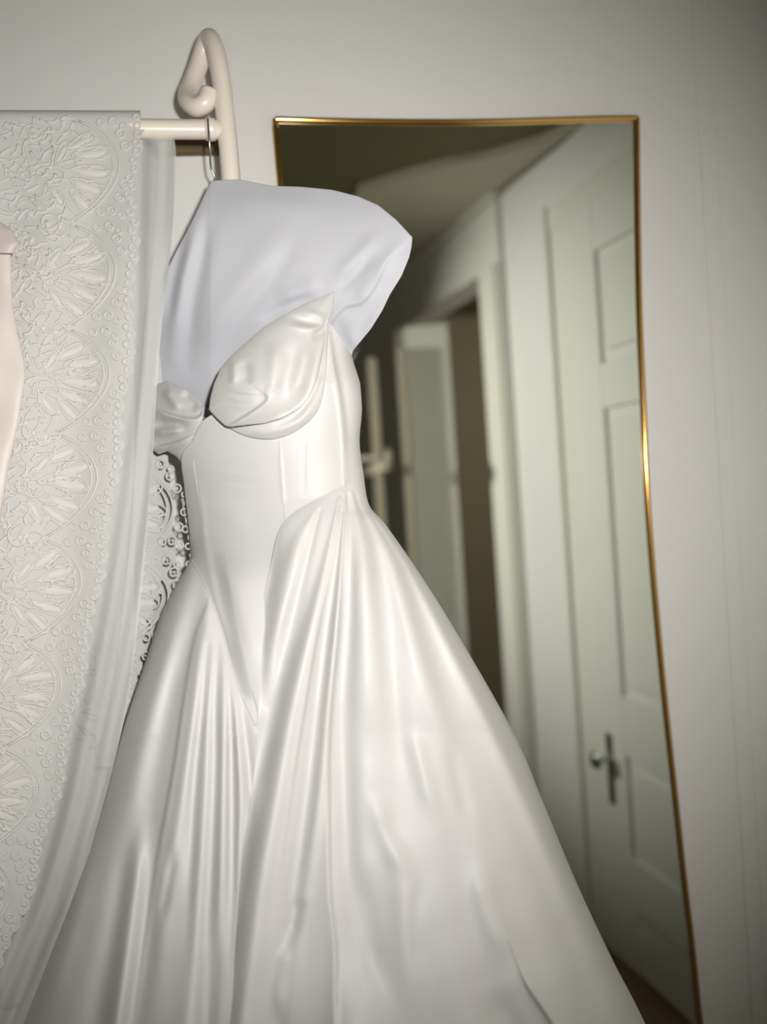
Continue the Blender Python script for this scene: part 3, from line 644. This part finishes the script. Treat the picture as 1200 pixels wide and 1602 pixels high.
cords_V, cords_Q, cnt = [], [], 0
def add_raw(V, Q):
    global cnt
    cords_V.append(np.asarray(V)); cords_Q.extend([[i+cnt for i in q] for q in Q]); cnt += len(V)
def lift(p, dz, depth): return P(p[:, 0], p[:, 1], depth(p[:, 0], p[:, 1]) - dz)
def cord(pts, r=0.0017, closed=False, n=20, depth=lace_depth, dz=0.0008, smooth=True):
    p = catmull(np.vstack([pts, pts[:1]]) if closed else pts, n+1 if closed else n)
    if closed: p = p[:-1]
    if depth is lace_depth and (p[:, 0].min() < -135 or p[:, 1].max() > 1632): return
    V, Q = tube_arrays(lift(p, dz, depth), r, 5, closed, caps=True); add_raw(V, [q for q in Q])
def dome(c, ax, ay, rot, h, depth=lace_depth, nb=14):
    if depth is lace_depth and (c[0] < -120 or c[1] > 1615): return
    a = np.arange(nb)*2*math.pi/nb; cr, sr = math.cos(rot), math.sin(rot); rings = []
    for k, hh in ((1.0, 0.0), (0.85, 0.6), (0.5, 0.95)):
        x = ax*k*np.cos(a); y = ay*k*np.sin(a)
        p = np.stack([c[0]+x*cr-y*sr, c[1]+x*sr+y*cr], -1); rings.append(lift(p, h*hh-0.0002, depth))
    V = np.concatenate(rings + [lift(np.array([[c[0], c[1]]]), h, depth)])
    Q = grid_faces(3, nb, 0, True).tolist() + [[2*nb+j, 2*nb+(j+1) % nb, 3*nb] for j in range(nb)]
    add_raw(V, Q)
def leaf(c, l, w, rot, h=0.0022, depth=lace_depth, fill=True):
    a = np.linspace(0, 2*math.pi, 15)[:-1]; x = l*np.cos(a); y = w*np.sin(a)*(1-0.35*np.cos(a)); cr, sr = math.cos(rot), math.sin(rot)
    p = np.stack([c[0]+x*cr-y*sr, c[1]+x*sr+y*cr], -1)
    cord(p, 0.0015, True, 22, depth)
    if fill: dome(c, l*0.8, w*0.72, rot, h, depth, 12)
    else: cord(np.stack([c[0]+np.array([-.6, 0, .6])*l*cr, c[1]+np.array([-.6, 0, .6])*l*sr], -1), 0.0012, False, 6, depth)
def eyelet(c, r, depth=lace_depth):
    a = np.arange(10)*2*math.pi/10; cord(np.stack([c[0]+r*np.cos(a), c[1]+r*np.sin(a)], -1), 0.0016, True, 14, depth)
def motif_run(y0, y1, L, bfun, depth, seed, width=210):
    r = random.Random(seed)
    y = y0
    while y < y1:
        B = lambda v, q: (float(bfun(np.array([v]))[0]) - q, v + q*0.10)
        # scalloped double arc
        for dq in (0, 9):
            t = np.linspace(0, 1, 11); cord(np.array([B(y+L*(0.02+0.96*k), 96-66*math.sin(math.pi*k)**0.75+dq) for k in t]), 0.0018, False, 30, depth)
        # eyelets between arc and edge, and little points along the edge
        for j in range(int(L/13.5)):
            v = y + 13.5*(j+.5); k = (v-y)/L; q = -float(scallop(np.array([v]))) + 11
            eyelet(B(v, q), 4.0+r.random()*1.2, depth)
        for j in range(int(L/20)):
            v = y + 20*(j+.5); k = (v-y)/L; room = 96-66*math.sin(math.pi*k)**0.75
            if room > 34: eyelet(B(v, room*0.55), 6.5, depth); dome(B(v, room*0.55), 2.4, 2.4, 0, 0.0018, depth, 8)
            if room > 62: eyelet(B(v, room*0.80), 5.5, depth)
            if room > 62: eyelet(B(v+9, room*0.34), 4.5, depth)
        # leaves fanned inside the arc
        for (dv, q, l, w, a, f) in ((.22, 92, 26, 9, -.55, 1), (.36, 74, 30, 10, -.22, 1), (.52, 72, 32, 10, .05, 1), (.67, 78, 28, 9, .38, 1), (.80, 92, 24, 8, .7, 1),
                                  (.44, 108, 18, 7, -.3, 0), (.60, 110, 18, 7, .3, 0), (.5, 138, 22, 13, 0.1, 0), (.30, 124, 20, 7, -1.0, 1), (.72, 124, 20, 7, 1.0, 1)):
            leaf(B(y+dv*L+r.uniform(-3, 3), q+r.uniform(-4, 4)), l, w, math.pi+a+r.uniform(-.15, .15), 0.0024, depth, f)
        # scrolls and sprigs deeper in the ground
        for (dv, q, s) in ((0.02, 120, 1), (.12, 165, -1), (.48, 182, 1), (.85, 168, -1), (.97, 140, 1)):
            c = B(y+dv*L, q); a0 = r.uniform(0, 6.28)
            t = np.linspace(0, 1, 9); ang = a0 + s*5.2*t; rad = 5 + 17*t
            cord(np.stack([c[0]+rad*np.cos(ang), c[1]+rad*np.sin(ang)], -1), 0.0017, False, 26, depth)
            dome(c, 5, 5, 0, 0.002, depth, 8)
        if width > 200:
            for k in range(9):
                c = B(y+r.uniform(0, L), r.uniform(195, 330))
                if c[0] < -60: continue
                leaf(c, r.uniform(14, 26), r.uniform(6, 11), r.uniform(0, 6.28), 0.0022, depth, r.random() < .6)
        # close packed little worms of thread between the larger figures
        for iy in range(int(L/13)):
            for iq in range(int((width+120)/15)):
                q = 104 + iq*15 + r.uniform(-4, 4); v = y + 13*iy + r.uniform(-5, 5); c = B(v, q)
                if c[0] < -60 or (q < 128 and abs((v-y)/L-.5) < .30): continue
                t = r.uniform(0, 6.28); b = r.uniform(-5, 5); l = r.uniform(7, 13); ct, st = math.cos(t), math.sin(t)
                pts = np.array([[-l, 0], [0, b], [l, 0]]); pts = np.stack([c[0]+pts[:, 0]*ct-pts[:, 1]*st, c[1]+pts[:, 0]*st+pts[:, 1]*ct], -1)
                cord(pts, r.uniform(.0015, .0024), False, 7, depth, 0.0002)
        for k in range(26):
            a = r.uniform(-1.25, 1.25); rad = r.uniform(18, 62); c = B(y+L*.5+rad*math.sin(a)*1.15, 98-rad*math.cos(a)+8)
            t = a*0.6 + r.uniform(-.5, .5); l = r.uniform(6, 11); ct, st = math.cos(t), math.sin(t); b = r.uniform(-4, 4)
            pts = np.array([[-l, 0], [0, b], [l, 0]]); pts = np.stack([c[0]+pts[:, 0]*ct-pts[:, 1]*st, c[1]+pts[:, 0]*st+pts[:, 1]*ct], -1)
            cord(pts, r.uniform(.0015, .0022), False, 7, depth, 0.0006)
        y += L
motif_run(176, 1500, 164, bx_, lace_depth, 3)
Vc = np.concatenate(cords_V)
mesh('lace_motifs', Vc, cords_Q, M['cord'], veil, True, 'stuff')
# sheer tulle hanging between the lace edge and the gown
TR = [(150, 240), (186, 242), (215, 272), (300, 274), (420, 264), (500, 254), (600, 246), (700, 240), (800, 233), (900, 224), (1000, 213), (1080, 203), (1180, 182), (1300, 150), (1450, 104), (1602, 56), (1650, 40)]
tul_depth = lambda px, py: lace_depth(np.minimum(px, 210), py) + 0.024 + 0*py + 0.004*np.sin((px-bx_(py))*0.16+0.8)
sheet('tulle', np.arange(188, 1650, 4.0), lambda y: bx_(y)-40, lambda y: ips(y, TR), 60, tul_depth, M['tulle'], veil, over=False)
sheet('tulle', np.arange(222, 1200, 4.0), lambda y: ips(y, TR)-26, lambda y: ips(y, TR)-1.5+1.5*np.sin(y*0.02), 16, lambda px, py: tul_depth(px, py)+0.012, M['tulle'], veil, over=False)
# lace end hanging behind the gown
cords_V, cords_Q, cnt = [], [], 0
bk_depth = lambda px, py: 1.372 + 0.005*np.sin(px*0.06) + 0*py
BB2 = [(600, 292), (690, 290), (760, 297), (830, 304), (900, 300), (980, 282), (1060, 262), (1200, 240)]
b2 = lambda y: ips(y, BB2)
sheet('lace_net', np.arange(722, 1190, 3.0), lambda y: np.full(y.shape, 150.), lambda y: b2(y)-52+scallop(y), 50, bk_depth, M['net'], veil, over=False)
motif_run(712, 1100, 150, b2, bk_depth, 8, 150)
mesh('lace_motifs', np.concatenate(cords_V), cords_Q, M['cord'], veil, True, 'stuff')

# ================================================================== BLUSH GARMENT at the left edge
robe = thing('satin_robe', 'pale blush satin garment with a pinkish collar hanging in front of the white lace', 'robe', tuple(P(-60, 560, 1.2)))
rd = lambda px, py: 1.205 - 0.035*np.sqrt(np.clip(1-((px+70)/112.)**2, 0, 1)) + 0.004*np.sin(py*0.02+px*0.03)
RB = [(398, 17), (420, 18), (470, 20), (520, 28), (560, 36), (590, 39), (620, 35), (680, 25), (740, 12), (800, 2), (900, -20), (1100, -50), (1500, -70)]
def solid_sheet(name, y, xl, xr, nc, m, parent, th=0.05):
    Y = y[:, None]; s = (1-np.cos(np.linspace(0, math.pi, nc)))/2; s = s[None]
    px = xl(Y)+(xr(Y)-xl(Y))*s; py = np.broadcast_to(Y, px.shape); q = 2*s-1
    zr = 1.192 - 0.085*np.clip((py-450)/1050, 0, 1)
    Zf = zr - 0.014*np.sqrt(1-q**2) + 0.003*np.sin(py*0.022+px*0.05)*np.sqrt(1-q**2) + 0.0015*np.sin(py*0.06-px*0.02)*np.sqrt(1-q**2)
    Zb = zr + th*np.sqrt(1-q**2)
    V = np.concatenate([P(px, py, Zf), P(px, py, Zb)[:, ::-1][:, 1:-1]], 1)
    return fast_mesh(name, V, grid_faces(len(y), V.shape[1], 0, True)[:, ::-1], m, parent)
solid_sheet('body', np.arange(398, 1500, 5.0), lambda y: np.full(y.shape, -170.), lambda y: ips(y, RB), 40, M['blush'], robe, 0.03)
solid_sheet('collar', np.arange(348, 399, 3.0), lambda y: np.full(y.shape, -120.), lambda y: ip(y, [(348, 2), (360, 20), (380, 30), (396, 22), (399, 14)]), 30, M['pink'], robe, 0.03)
rl = rail_at(-100)
tube('hanger_hook', catmull([rl + 0.0175*(math.cos(t)*(-n_out)+math.sin(t)*np.array([0, 0, 1.])) for t in np.linspace(-.4, math.pi, 12)] + [rl + n_out*0.03 + np.array([0, 0, -0.05]), P(-60, 330, 1.2), P(-60, 352, 1.195)], 50), 0.0017, M['steel'], robe, 8)
